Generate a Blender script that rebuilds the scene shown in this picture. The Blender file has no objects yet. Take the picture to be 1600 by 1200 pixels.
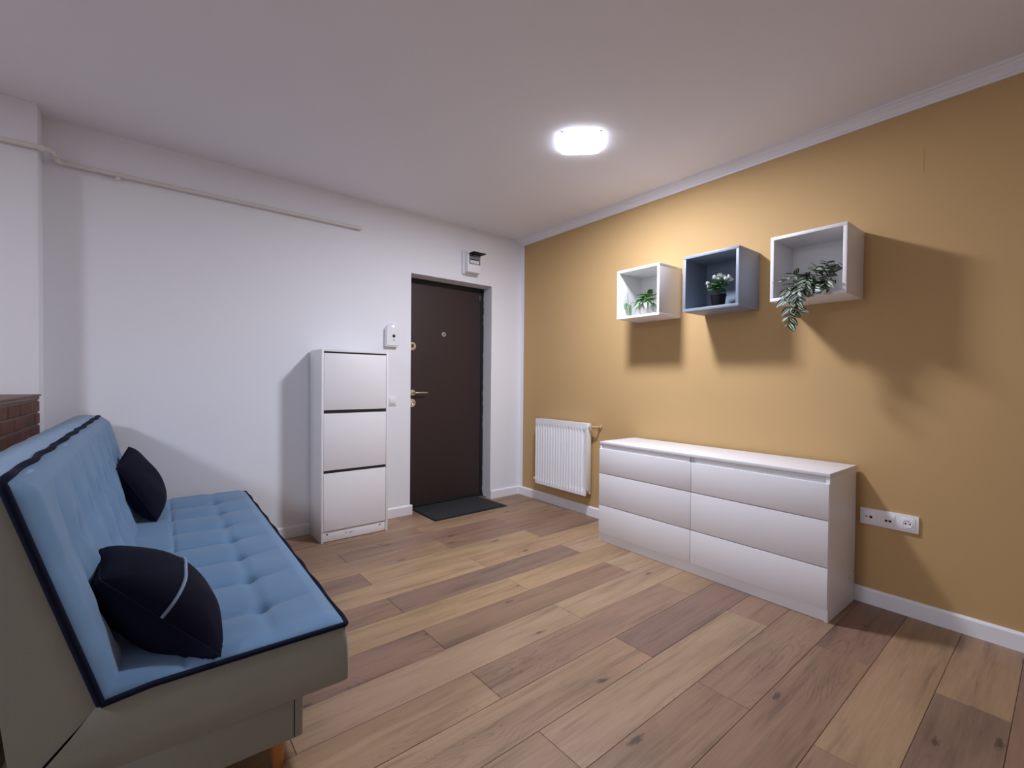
import bpy, bmesh, math, random
from mathutils import Vector, Matrix, Euler
random.seed(7)
S = bpy.context.scene
COL = S.collection
PI = math.pi

# ------------------------------------------------------------ camera
cam_d = bpy.data.cameras.new('camera'); cam = bpy.data.objects.new('camera', cam_d); COL.objects.link(cam); S.camera = cam
yaw, pit, rol = 0.7043, -0.0146, 0.0098
F = Vector((math.sin(yaw)*math.cos(pit), math.cos(yaw)*math.cos(pit), math.sin(pit)))
R0 = Vector((math.cos(yaw), -math.sin(yaw), 0)); U0 = R0.cross(F)
R = R0*math.cos(rol) + U0*math.sin(rol); U = -R0*math.sin(rol) + U0*math.cos(rol)
m = Matrix((R, U, -F)).transposed().to_4x4(); m.translation = Vector((-3.2234, -3.9507, 1.2411))
cam.matrix_world = m
cam_d.sensor_width = 36; cam_d.lens = 725.5657*36/1600
cam_d.shift_x = -26.98/1600; cam_d.shift_y = 5.32/1600
cam_d.clip_start = .05

# ------------------------------------------------------------ world, exposure, lamp powers
w = bpy.data.worlds.new('world'); S.world = w; w.use_nodes = True
w.node_tree.nodes['Background'].inputs[0].default_value = (.6, .7, 1, 1)
w.node_tree.nodes['Background'].inputs[1].default_value = .05
S.view_settings.view_transform = 'Standard'; S.view_settings.look = 'None'
S.view_settings.gamma = 1; S.view_settings.use_curve_mapping = False
S.view_settings.exposure = 2.38
LAMP_MAIN = 59.0      # strength of the ceiling panel in view
LAMP_SIDE = 17.0      # a 60 cm panel over the kitchen side
LAMP_COL = (.945, .98, 1.13, 1)
CEIL = 2.76
TH = -0.0177          # the yellow wall stands one degree off square

# ------------------------------------------------------------ helpers
def link(o, parent=None):
    COL.objects.link(o)
    if parent: o.parent = parent
    return o
def smooth(me, ang=40):
    for p in me.polygons: p.use_smooth = True
    me.set_sharp_from_angle(angle=math.radians(ang))
def obj(name, bm, mats, parent=None, sm=True, ang=40, recalc=True):
    if recalc: bmesh.ops.recalc_face_normals(bm, faces=bm.faces)
    me = bpy.data.meshes.new(name); bm.to_mesh(me); bm.free()
    for mt in (mats if isinstance(mats, (list, tuple)) else [mats]): me.materials.append(mt)
    if sm: smooth(me, ang)
    return link(bpy.data.objects.new(name, me), parent)
def empty(name, loc=(0,0,0), rz=0, label=None, cat=None, group=None):
    o = bpy.data.objects.new(name, None); link(o); o.location = loc; o.rotation_euler = (0,0,rz); o.empty_display_size = .05
    if label: tag(o, label, cat, group)
    return o
def tag(o, label=None, cat=None, group=None, kind=None):
    if label: o['label'] = label
    if cat: o['category'] = cat
    if group: o['group'] = group
    if kind: o['kind'] = kind
    return o
def struct(o): o['kind'] = 'structure'; return o
def box(bm, x0, x1, y0, y1, z0, z1, bev=0, seg=2, mi=0, M=None):
    r = bmesh.ops.create_cube(bm, size=1)
    vs = r['verts']
    for v in vs: v.co = Vector(((x0+x1)/2+v.co.x*abs(x1-x0), (y0+y1)/2+v.co.y*abs(y1-y0), (z0+z1)/2+v.co.z*abs(z1-z0)))
    fs = set(f for v in vs for f in v.link_faces)
    for f in fs: f.material_index = mi
    if bev:
        es = list(set(e for v in vs for e in v.link_edges))
        rr = bmesh.ops.bevel(bm, geom=es, offset=bev, segments=seg, affect='EDGES', profile=.5)
        vs = list(set(v for f in rr['faces'] for v in f.verts) | set(v for v in vs if v.is_valid))
        for f in rr['faces']: f.material_index = mi
    if M is not None:
        for v in vs: v.co = M @ v.co
    return vs
def B(*a, **k):
    bm = bmesh.new(); box(bm, *a, **k); return bm
def cyl(bm, p0, p1, r0, r1=None, seg=20, cap=True):
    r1 = r0 if r1 is None else r1
    p0, p1 = Vector(p0), Vector(p1); d = (p1-p0); q = d.to_track_quat('Z', 'Y').to_matrix()
    rings = []
    for p, r in ((p0, r0), (p1, r1)):
        rings.append([bm.verts.new(p + q @ Vector((r*math.cos(2*PI*i/seg), r*math.sin(2*PI*i/seg), 0))) for i in range(seg)])
    for i in range(seg):
        j = (i+1) % seg; bm.faces.new((rings[0][i], rings[0][j], rings[1][j], rings[1][i]))
    if cap: bm.faces.new(rings[0][::-1]); bm.faces.new(rings[1])
def lathe(bm, prof, c=(0,0,0), axis='Z', seg=28):
    c = Vector(c); rings = []
    for r, h in prof:
        ring = []
        for i in range(seg):
            a = 2*PI*i/seg; p = Vector((r*math.cos(a), r*math.sin(a), h))
            if axis == 'Y': p = Vector((p.x, -p.z, p.y))      # h counts out of a wall towards -y
            if axis == 'X': p = Vector((-p.z, p.x, p.y))      # h counts towards -x
            ring.append(bm.verts.new(c+p))
        rings.append(ring)
    for k in range(len(rings)-1):
        for i in range(seg):
            j = (i+1) % seg; bm.faces.new((rings[k][i], rings[k][j], rings[k+1][j], rings[k+1][i]))
    bm.faces.new(rings[0][::-1]); bm.faces.new(rings[-1])
def tube(bm, pts, r, seg=8, closed=False):
    pts = [Vector(p) for p in pts]; n = len(pts); rings = []
    up = Vector((0,0,1)); prev = None
    for k, p in enumerate(pts):
        a = pts[k-1] if (k > 0 or closed) else p; b = pts[(k+1) % n] if (k < n-1 or closed) else p
        t = (b-a).normalized()
        if prev is None:
            nrm = t.cross(up); nrm = nrm.normalized() if nrm.length > 1e-3 else t.cross(Vector((1,0,0))).normalized()
        else:
            nrm = prev - t*prev.dot(t); nrm = nrm.normalized()
        prev = nrm; bn = t.cross(nrm); rr = r[k] if isinstance(r, (list, tuple)) else r
        rings.append([bm.verts.new(p + nrm*rr*math.cos(2*PI*i/seg) + bn*rr*math.sin(2*PI*i/seg)) for i in range(seg)])
    for k in range(n if closed else n-1):
        A, Bq = rings[k], rings[(k+1) % n]
        for i in range(seg):
            j = (i+1) % seg; bm.faces.new((A[i], A[j], Bq[j], Bq[i]))
    if not closed: bm.faces.new(rings[0][::-1]); bm.faces.new(rings[-1])
def prism(bm, poly, lo, hi, axis='Y', mi=0):
    """extrude a 2D outline along an axis; Y: poly is (x,z); Z: poly is (x,y); X: poly is (y,z)"""
    def P(a, b, h): return {'Y': (a,h,b), 'Z': (a,b,h), 'X': (h,a,b)}[axis]
    A = [bm.verts.new(P(a,b,lo)) for a,b in poly]; C = [bm.verts.new(P(a,b,hi)) for a,b in poly]
    n = len(poly); fs = [bm.faces.new(A[::-1]), bm.faces.new(C)]
    for i in range(n):
        j = (i+1) % n; fs.append(bm.faces.new((A[i], A[j], C[j], C[i])))
    for f in fs: f.material_index = mi

# ------------------------------------------------------------ materials
def mat(name, col, rough=.5, metal=0, spec=.5, bump=0, bscale=200, sheen=0, var=0, vscale=3, coat=0):
    mt = bpy.data.materials.new(name); mt.use_nodes = True; nt = mt.node_tree; b = nt.nodes['Principled BSDF']
    b.inputs['Base Color'].default_value = (*col, 1); b.inputs['Roughness'].default_value = rough
    b.inputs['Metallic'].default_value = metal; b.inputs['Specular IOR Level'].default_value = spec
    b.inputs['Sheen Weight'].default_value = sheen; b.inputs['Sheen Roughness'].default_value = .4
    b.inputs['Coat Weight'].default_value = coat
    tc = nt.nodes.new('ShaderNodeTexCoord')
    if bump:
        n = nt.nodes.new('ShaderNodeTexNoise'); n.inputs['Scale'].default_value = bscale; n.inputs['Detail'].default_value = 4
        bp = nt.nodes.new('ShaderNodeBump'); bp.inputs['Strength'].default_value = bump; bp.inputs['Distance'].default_value = .002
        nt.links.new(tc.outputs['Object'], n.inputs['Vector']); nt.links.new(n.outputs['Fac'], bp.inputs['Height']); nt.links.new(bp.outputs['Normal'], b.inputs['Normal'])
    if var:
        n = nt.nodes.new('ShaderNodeTexNoise'); n.inputs['Scale'].default_value = vscale; n.inputs['Detail'].default_value = 3
        mx = nt.nodes.new('ShaderNodeMix'); mx.data_type = 'RGBA'
        mx.inputs['A'].default_value = (*[c*(1-var) for c in col], 1); mx.inputs['B'].default_value = (*[min(1, c*(1+var)) for c in col], 1)
        nt.links.new(tc.outputs['Object'], n.inputs['Vector']); nt.links.new(n.outputs['Fac'], mx.inputs['Factor']); nt.links.new(mx.outputs['Result'], b.inputs['Base Color'])
    return mt
M_wall = mat('white wall paint', (.845,.855,.895), .85, bump=.12, bscale=120)
M_ceil = mat('white ceiling paint', (.85,.85,.90), .9, bump=.08, bscale=120)
M_trim = mat('white trim', (.84,.84,.87), .45)
M_white = mat('white foil furniture', (.83,.82,.83), .38)
M_white2 = mat('white foil inner', (.74,.73,.735), .5)
M_black = mat('black gap', (.012,.011,.012), .6)
M_grey = mat('blue grey foil', (.22,.262,.33), .45)
M_rad = mat('white radiator enamel', (.87,.87,.88), .3)
M_plast = mat('white plastic', (.84,.84,.86), .35)
M_plastg = mat('grey plastic', (.45,.46,.5), .4)
M_brass = mat('brushed brass', (.74,.67,.55), .3, metal=.8)
M_steel = mat('satin steel', (.75,.76,.78), .3, metal=.75)
M_lens = mat('dark lens', (.01,.03,.05), .1)
M_copper = mat('painted ochre pipe', (.55,.38,.17), .45)
M_pipe = mat('cream painted pipe', (.74,.70,.66), .45)
M_door = mat('dark brown door skin', (.033,.018,.0165), .5, bump=.25, bscale=350, var=.08, vscale=4)
M_frame = mat('black door frame', (.008,.008,.009), .55)
M_mat = mat('charcoal mat pile', (.022,.022,.026), .95, bump=1, bscale=500, var=.55, vscale=160)
M_matb = mat('mat rubber border', (.012,.012,.014), .7)
M_cord = mat('navy piping', (.005,.008,.022), .8, spec=.12)
M_pil = mat('navy pillow velvet', (.0065,.0070,.019), .85, spec=.15, bump=.3, bscale=300, sheen=.0)
M_pilc = mat('pale blue cord', (.22,.30,.42), .7)
M_legw = mat('beech leg', (.50,.20,.06), .4, var=.15, vscale=30)
M_potb = mat('black pot', (.004,.004,.005), .6, spec=.2)
M_pots = mat('stone grey pot', (.42,.39,.37), .8, bump=.6, bscale=60, var=.12, vscale=20)
M_soil = mat('dark soil', (.03,.02,.015), .95)
M_stem = mat('green stem', (.10,.17,.06), .6)
M_petal = mat('white petal', (.72,.76,.68), .6)

def fabric(name, col, col2, sheen=.35, bump=.4):
    mt = mat(name, col, .85, sheen=sheen, spec=.2); nt = mt.node_tree; b = nt.nodes['Principled BSDF']; tc = nt.nodes['Texture Coordinate']
    n = nt.nodes.new('ShaderNodeTexNoise'); n.inputs['Scale'].default_value = 5; n.inputs['Detail'].default_value = 5; n.inputs['Roughness'].default_value = .6
    mx = nt.nodes.new('ShaderNodeMix'); mx.data_type = 'RGBA'; mx.inputs['A'].default_value = (*col, 1); mx.inputs['B'].default_value = (*col2, 1)
    nt.links.new(tc.outputs['Object'], n.inputs['Vector']); nt.links.new(n.outputs['Fac'], mx.inputs['Factor']); nt.links.new(mx.outputs['Result'], b.inputs['Base Color'])
    n2 = nt.nodes.new('ShaderNodeTexNoise'); n2.inputs['Scale'].default_value = 450; n2.inputs['Detail'].default_value = 2
    bp = nt.nodes.new('ShaderNodeBump'); bp.inputs['Strength'].default_value = bump; bp.inputs['Distance'].default_value = .001
    nt.links.new(tc.outputs['Object'], n2.inputs['Vector']); nt.links.new(n2.outputs['Fac'], bp.inputs['Height']); nt.links.new(bp.outputs['Normal'], b.inputs['Normal'])
    return mt
M_blue = fabric('light blue velvet', (.135,.25,.405), (.17,.30,.47))
M_side = fabric('grey woven upholstery', (.265,.275,.235), (.31,.32,.28), sheen=.15)

def yellow_wall():
    mt = mat('ochre wall paint', (.535,.345,.150), .8, bump=.12, bscale=120); nt = mt.node_tree; b = nt.nodes['Principled BSDF']
    tc = nt.nodes['Texture Coordinate']; sp = nt.nodes.new('ShaderNodeSeparateXYZ'); nt.links.new(tc.outputs['Object'], sp.inputs[0])
    def math_(op, a, bb, c=None):
        n = nt.nodes.new('ShaderNodeMath'); n.operation = op
        for i, v in enumerate((a, bb, c)):
            if v is None: continue
            if isinstance(v, (int, float)): n.inputs[i].default_value = v
            else: nt.links.new(v, n.inputs[i])
        return n.outputs[0]
    # a filled hairline scar in the plaster, upper right
    dy = math_('ABSOLUTE', math_('ADD', sp.outputs[1], 3.414), 0)
    dz = math_('ABSOLUTE', math_('SUBTRACT', sp.outputs[2], 2.417), 0)
    k = math_('MULTIPLY', math_('LESS_THAN', dy, .0028), math_('LESS_THAN', dz, .061))
    n = nt.nodes.new('ShaderNodeTexNoise'); n.inputs['Scale'].default_value = 1.4; n.inputs['Detail'].default_value = 4
    nt.links.new(tc.outputs['Object'], n.inputs['Vector'])
    m1 = nt.nodes.new('ShaderNodeMix'); m1.data_type = 'RGBA'; m1.inputs['A'].default_value = (.52,.336,.145,1); m1.inputs['B'].default_value = (.545,.355,.155,1)
    nt.links.new(n.outputs['Fac'], m1.inputs['Factor'])
    m2 = nt.nodes.new('ShaderNodeMix'); m2.data_type = 'RGBA'; m2.inputs['B'].default_value = (.43,.265,.105,1)
    nt.links.new(k, m2.inputs['Factor']); nt.links.new(m1.outputs['Result'], m2.inputs['A']); nt.links.new(m2.outputs['Result'], b.inputs['Base Color'])
    return mt
M_yellow = yellow_wall()

def wood_floor():
    mt = bpy.data.materials.new('oak laminate'); mt.use_nodes = True; nt = mt.node_tree; b = nt.nodes['Principled BSDF']
    N = nt.nodes.new; L = nt.links.new
    tc = N('ShaderNodeTexCoord'); oi = N('ShaderNodeObjectInfo')
    off = N('ShaderNodeMath'); off.operation = 'MULTIPLY'; off.inputs[1].default_value = 53; L(oi.outputs['Random'], off.inputs[0])
    cmb = N('ShaderNodeCombineXYZ'); L(off.outputs[0], cmb.inputs[0]); L(off.outputs[0], cmb.inputs[1]); L(off.outputs[0], cmb.inputs[2])
    add = N('ShaderNodeVectorMath'); add.operation = 'ADD'; L(tc.outputs['Object'], add.inputs[0]); L(cmb.outputs[0], add.inputs[1])
    def scaled(s):
        v = N('ShaderNodeVectorMath'); v.operation = 'MULTIPLY'; v.inputs[1].default_value = s; L(add.outputs[0], v.inputs[0]); return v.outputs[0]
    def noise(v, sc, det=4, ro=.55, dist=0):
        n = N('ShaderNodeTexNoise'); n.inputs['Scale'].default_value = sc; n.inputs['Detail'].default_value = det; n.inputs['Roughness'].default_value = ro; n.inputs['Distortion'].default_value = dist; L(v, n.inputs['Vector']); return n.outputs['Fac']
    def M(op, a, c=0.0, d=None):
        n = N('ShaderNodeMath'); n.operation = op
        for i, v in enumerate((a, c, d)):
            if v is None: continue
            if isinstance(v, (int, float)): n.inputs[i].default_value = v
            else: L(v, n.inputs[i])
        return n.outputs[0]
    def ramp(v, a, bb):
        n = N('ShaderNodeMapRange'); n.inputs['From Min'].default_value = a; n.inputs['From Max'].default_value = bb; n.interpolation_type = 'SMOOTHSTEP'; L(v, n.inputs['Value']); return n.outputs[0]
    fine = noise(scaled((6, 120, 1)), 1, 5, .6)
    streak = noise(scaled((1.5, 22, 1)), 1, 6, .68, .3)
    broad = noise(scaled((1.1, 5.5, 1)), 1, 3, .5, .6)
    # cathedral figure: contour lines of a stretched noise, only in places
    ring = noise(scaled((1.5, 6.5, 1)), 1, 2, .45, .5)
    line = M('ABSOLUTE', M('SUBTRACT', M('FRACT', M('MULTIPLY', ring, 26)), .5))
    place = ramp(noise(scaled((1.0, 3.0, 1)), 1, 2), .53, .66)
    cath = M('MULTIPLY', ramp(line, .28, .5), place)
    # knots
    vo = N('ShaderNodeTexVoronoi'); vo.inputs['Scale'].default_value = 1; vo.voronoi_dimensions = '2D'; L(scaled((1.5, 4.7, 1)), vo.inputs['Vector'])
    sep = N('ShaderNodeSeparateColor'); L(vo.outputs['Color'], sep.inputs[0])
    wob = M('ADD', vo.outputs['Distance'], M('MULTIPLY', M('SUBTRACT', noise(scaled((14, 50, 1)), 1, 4, .7), .5), .22))
    pick = M('GREATER_THAN', sep.outputs[0], .62)
    knot = M('MULTIPLY', M('SUBTRACT', 1, ramp(wob, .0, .07)), pick)
    halo = M('MULTIPLY', M('SUBTRACT', 1, ramp(wob, .05, .42)), pick)
    dark = M('ADD', M('MULTIPLY', ramp(streak, .44, .70), .50), M('MULTIPLY', ramp(broad, .42, .68), .42))
    dark = M('ADD', dark, M('MULTIPLY', M('SUBTRACT', fine, .5), .9))
    dark = M('ADD', dark, M('MULTIPLY', cath, .48))
    dark = M('ADD', dark, M('MULTIPLY', halo, .28))
    dark = M('ADD', dark, M('MULTIPLY', knot, 1.0))
    k = M('SUBTRACT', 1.14, M('MULTIPLY', dark, .46))
    mul = N('ShaderNodeVectorMath'); mul.operation = 'SCALE'; L(oi.outputs['Color'], mul.inputs[0]); L(k, mul.inputs['Scale'])
    # darker figure leans brown-grey
    mx = N('ShaderNodeMix'); mx.data_type = 'RGBA'; mx.inputs['B'].default_value = (.075,.046,.034,1)
    L(M('MULTIPLY', M('MAXIMUM', knot, M('MULTIPLY', ramp(streak, .52, .74), .42)), .75), mx.inputs['Factor']); L(mul.outputs[0], mx.inputs['A'])
    tint = N('ShaderNodeMix'); tint.data_type = 'RGBA'; tint.blend_type = 'MULTIPLY'; tint.inputs['Factor'].default_value = 1
    tc2 = N('ShaderNodeMix'); tc2.data_type = 'RGBA'; tc2.inputs['A'].default_value = (1.02,.975,.99,1); tc2.inputs['B'].default_value = (1.0,1.01,.965,1)
    L(ramp(noise(scaled((.9, 2.2, 1)), 1, 2), .35, .65), tc2.inputs['Factor']); L(mx.outputs['Result'], tint.inputs['A']); L(tc2.outputs['Result'], tint.inputs['B'])
    L(tint.outputs['Result'], b.inputs['Base Color'])
    b.inputs['Roughness'].default_value = .46; b.inputs['Specular IOR Level'].default_value = .4
    bp = N('ShaderNodeBump'); bp.inputs['Strength'].default_value = .15; bp.inputs['Distance'].default_value = .001; L(fine, bp.inputs['Height']); L(bp.outputs['Normal'], b.inputs['Normal'])
    return mt
M_wood = wood_floor()

def leaf_mat(name, dark, light, edge_dark=True):
    mt = mat(name, dark, .5); nt = mt.node_tree; b = nt.nodes['Principled BSDF']
    uv = nt.nodes.new('ShaderNodeUVMap'); sp = nt.nodes.new('ShaderNodeSeparateXYZ'); nt.links.new(uv.outputs[0], sp.inputs[0])
    cr = nt.nodes.new('ShaderNodeValToRGB'); e = cr.color_ramp.elements
    if edge_dark:   # cream stripe either side of a green midrib, dark edges
        e[0].position = 0; e[0].color = (*dark, 1); e[1].position = 1; e[1].color = (*[c*.7 for c in dark], 1)
        for p, c in ((.14, dark), (.24, light), (.42, light), (.54, dark)): k = e.new(p); k.color = (*c, 1)
    else:
        e[0].position = 0; e[0].color = (*light, 1); e[1].position = .9; e[1].color = (*dark, 1)
        k = e.new(.12); k.color = (*[(a+c)/2 for a, c in zip(dark, light)], 1)
    nt.links.new(sp.outputs[1], cr.inputs[0]); nt.links.new(cr.outputs[0], b.inputs['Base Color'])
    return mt
M_leafv = leaf_mat('variegated leaf', (.012,.034,.018), (.50,.56,.42))
M_leafg = leaf_mat('bright green leaf', (.07,.19,.035), (.14,.30,.09), False)
M_leafp = leaf_mat('pale frosted leaf', (.20,.33,.17), (.40,.52,.36), False)
M_leafd = leaf_mat('deep green leaf', (.035,.10,.03), (.09,.19,.07), False)

# ------------------------------------------------------------ the room shell
XL, YF = -8.0, -5.7
base = struct(obj('floor', B(XL-.1, .3, YF-.1, .32, -.12, -.012), mat('floor underlay', (.30,.205,.135), .6), sm=False))
# back wall, with the door recess cut through it
DX0, DX1, DH, DD = -1.2954, -.3906, 2.2154, .20
bm = bmesh.new()
box(bm, -3.70, DX0, 0, .26, 0, CEIL); box(bm, DX1+.03, .10, 0, .26, 0, CEIL); box(bm, DX0, DX1+.03, 0, .26, DH, CEIL)
# slightly flared right reveal
prism(bm, [(DX1, 0), (DX1+.027, DD), (DX1+.027, .26), (DX1+.03, .26), (DX1+.03, 0)], 0, DH, 'Z')
box(bm, DX0-.02, DX1+.05, .2, .26, 0, DH)
struct(obj('wall_back', bm, M_wall, sm=False))
# left wall: the pier that stands 18 cm forward of the back wall
struct(obj('wall_left', B(XL, -3.634, -.178, .26, 0, CEIL, bev=.004), M_wall))
bm = bmesh.new(); box(bm, 0, .12, YF, -.059, 0, CEIL, mi=0); box(bm, 0, .12, -.059, .02, 0, CEIL, mi=1)
wr = struct(obj('wall_right', bm, [M_yellow, M_wall], sm=False)); wr.rotation_euler.z = TH
struct(obj('wall_front', B(XL-.1, .3, YF-.12, YF, 0, CEIL), mat('front wall paint', (.8,.79,.8), .85), sm=False))
struct(obj('wall_side', B(XL-.12, XL, YF, .26, 0, CEIL), M_wall, sm=False))
struct(obj('ceiling', B(XL-.1, .3, YF-.1, .26, CEIL, CEIL+.1), M_ceil, sm=False))
# cornice on the yellow wall
prof = [(0,0),(-.012,0),(-.014,.010),(-.020,.012),(-.024,.022),(-.034,.032),(-.046,.038),(-.050,.046),(-.062,.048),(-.064,.062),(0,.062)]
bm = bmesh.new(); prism(bm, [(x, CEIL-.0625+z) for x, z in prof], YF, 0, 'Y')
tr = struct(obj('trim_1', bm, M_trim, ang=25)); tr.rotation_euler.z = TH
# baseboards
def bprof(t=.015, h=.088): return [(0,0),(-t,0),(-t,h-.012),(-t+.004,h-.004),(-t+.009,h),(0,h)]
bm = bmesh.new(); prism(bm, [(x, z) for x, z in bprof()], YF, -.012, 'Y')
bb = struct(obj('baseboard_right', bm, M_trim, ang=25)); bb.rotation_euler.z = TH
bm = bmesh.new()
prism(bm, bprof(), -3.60, DX0+.018, 'X'); prism(bm, bprof(), DX1, -.004, 'X')
struct(obj('baseboard_back', bm, M_trim, ang=25))

# floor planks, one object each, following the seams of the photo
PW, PL = .2163, 1.372
rows0 = -2.09    # a seam
tones = {'pale': (.365,.262,.172), 'yel': (.365,.250,.150), 'tan': (.325,.220,.140), 'mid': (.268,.176,.118), 'pink': (.272,.181,.129), 'brn': (.245,.160,.115), 'drk': (.225,.150,.113)}
plan = {  # (row index, plank index): tone ; row r spans y = rows0-(r+1)*PW .. rows0-r*PW ; even rows end at -2.13 / -.76, odd rows at -1.44 (even r: -1.45)
 (0,-1):'tan',(0,0):'pale',(0,1):'pale', (-1,-1):'brn',(-1,0):'mid',(-1,1):'pale', (-2,-1):'tan',(-2,0):'yel',(-2,1):'yel',
 (-3,-1):'mid',(-3,0):'drk',(-3,1):'pale', (-4,-1):'yel',(-4,0):'yel',(-4,1):'yel', (-5,-1):'brn',(-5,0):'yel',(-5,1):'brn',
 (-6,-1):'brn',(-6,0):'tan',(-6,1):'mid', (-7,-1):'mid',(-7,0):'brn',(-7,1):'mid', (-8,0):'mid',(-8,1):'tan',(-9,0):'tan',(-9,1):'mid',
 (1,-1):'tan',(1,0):'pink',(1,1):'tan', (2,-1):'mid',(2,0):'tan',(2,1):'drk', (3,-1):'tan',(3,0):'pale',(3,1):'pink', (4,-1):'mid',(4,0):'mid',(4,1):'pink',
 (5,-1):'mid',(5,0):'mid',(5,1):'brn', (6,-1):'brn',(6,0):'mid',(6,1):'tan', (7,-1):'mid',(7,0):'drk',(7,1):'tan',(8,0):'brn',(8,1):'brn'}
bm = B(.0008, PL-.0008, .0007, PW-.0007, -.0119, 0, bev=.0012, seg=1); bmesh.ops.recalc_face_normals(bm, faces=bm.faces)
pme = bpy.data.meshes.new('plank'); bm.to_mesh(pme); bm.free(); pme.materials.append(M_wood)
def plank_mesh(x0, x1, y0, y1):
    bm = B(x0, x1, y0, y1, -.0119, 0, bev=.0012, seg=1); bmesh.ops.recalc_face_normals(bm, faces=bm.faces)
    me = bpy.data.meshes.new('plank'); bm.to_mesh(me); bm.free(); me.materials.append(M_wood); return me
rnd = random.Random(3)
for r in range(-11, 17):
    ytop = rows0 - r*PW; ylo = ytop - PW
    start = -2.135 if r % 2 else -1.447 - PL      # the joint at the left of plank 0
    for k in range(-4, 3):
        x0 = start + k*PL; x1 = x0 + PL
        if x1 < -5.9 or x0 > .02: continue
        # cut planks at the walls / the door recess
        cx1 = min(x1, .02); cy = ytop
        if ylo > .0:
            if cx1 < DX0 or x0 > DX1: continue
            a, c = max(x0, DX0+.0), min(cx1, DX1); 
            if c-a < .02: continue
            me = plank_mesh(a-x0, c-x0, .0007, min(PW, DD-ylo)-.0007)
        elif cx1 < x1: me = plank_mesh(.0008, cx1-x0-.0008, .0007, PW-.0007)
        else: me = pme
        o = bpy.data.objects.new('plank', me); COL.objects.link(o); o.location = (x0, ylo, 0); o.parent = base
        kk = k if r % 2 else k-0
        t = plan.get((r, kk if r % 2 else kk)) or rnd.choice(['tan','mid','mid','yel','brn','pink'])
        j = 1 + rnd.uniform(-.05, .05); c = tones[t]
        o.color = (c[0]*j*.96, c[1]*j*.92, c[2]*j*.88*(1+rnd.uniform(-.03,.03)), 1)

# ------------------------------------------------------------ entrance door (deep in its recess)
door = struct(empty('door_1', (0, 0, 0)))
bm = bmesh.new()
prism(bm, [(DX0, .175), (DX0+.045, .175), (DX0+.045, .2), (DX0, .2)], 0, DH, 'Z')
box(bm, DX0, DX1+.024, .178, .2, DH-.052, DH, bev=.002)
# right jamb with the ragged foam line along it
rr = random.Random(5)
left = [(DX1-.012, z) for z in (0, DH)]
edge = [(DX1+.026 - (rr.random()**3)*.010, DH - DH*i/60) for i in range(61)]
edge = [(min(x, DX1+.026), z) for x, z in edge]
prism(bm, [(DX1-.010, 0), (DX1-.010, DH-.03)] + edge, .1785, .2, 'Y')
obj('door_frame', bm, M_frame, door)
bm = bmesh.new(); box(bm, DX0, DX1+.02, .16, .2, 0.001, .030, bev=.003); obj('threshold', bm, M_frame, door)
leaf = obj('door_leaf', B(DX0+.03, DX1-.012, .183, .2, .028, DH-.051), M_door, door)
bm = bmesh.new(); box(bm, DX1-.040, DX1-.014, .172, .1829, 2.085, 2.140, bev=.004); obj('closer_bracket', bm, mat('dark steel', (.08,.08,.085), .5), door)
def rose(name, x, z, r, mt, holes=True):
    bm = bmesh.new(); lathe(bm, [(r,0),(r,.004),(r*.92,.009),(r*.74,.010),(r*.70,.0075),(r*.56,.0075),(r*.52,.011),(r*.3,.012),(.001,.012)], (x, .183, z), 'Y', 32)
    o = obj(name, bm, mt, door)
    return o
o = rose('lock_rosette', -1.194, 1.56, .040, M_brass)
bm = bmesh.new(); box(bm, -1.205, -1.183, .166, .172, 1.548, 1.580, bev=.003); obj('keyhole_flap', bm, M_frame, o)
o = rose('lock_rosette', -1.197, 1.015, .042, M_brass)
bm = bmesh.new(); tube(bm, [(-1.197+.016*math.cos(a), .168, 1.015+.016*math.sin(a)) for a in [i*PI/10 for i in range(-8, 9)]], .003, 6); obj('keyhole_flap', bm, M_brass, o)
o = rose('handle_rosette', -1.188, 1.114, .030, M_brass)
bm = bmesh.new(); tube(bm, [(-1.188,.174,1.114), (-1.188,.138,1.114), (-1.182,.129,1.114), (-1.170,.126,1.114), (-1.10,.124,1.115), (-1.055,.126,1.113)], [.009,.009,.0095,.009,.008,.007], 10)
obj('door_handle', bm, M_brass, door)
bm = bmesh.new(); lathe(bm, [(.023,0),(.023,.004),(.021,.008),(.015,.0085),(.014,.005),(.001,.005)], (-.850, .183, 1.697), 'Y', 24)
o = obj('peephole', bm, M_steel, door)
bm = bmesh.new(); lathe(bm, [(.0125,0),(.011,.003),(.005,.0045),(.0005,.005)], (-.850, .1779, 1.697), 'Y', 20); obj('peephole_lens', bm, mat('blue glass', (.06,.13,.19), .15), o)

# door mat
t = empty('doormat', (-.832, -.088, 0.0005), math.radians(1.2), 'charcoal grey rectangular doormat with black border in front of the brown door', 'doormat')
mw, md = .80, .505
bm = bmesh.new()
prism(bm, [(-mw/2-.0,-md/2),(mw/2+.01,-md/2),(mw/2-.01,md/2),(-mw/2+.02,md/2)], 0, .005, 'Z'); obj('rubber_backing', bm, M_matb, t, sm=False)
obj('pile', B(-mw/2+.022, mw/2-.02, -md/2+.016, md/2-.012, .0048, .010, bev=.002), M_mat, t)

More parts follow.
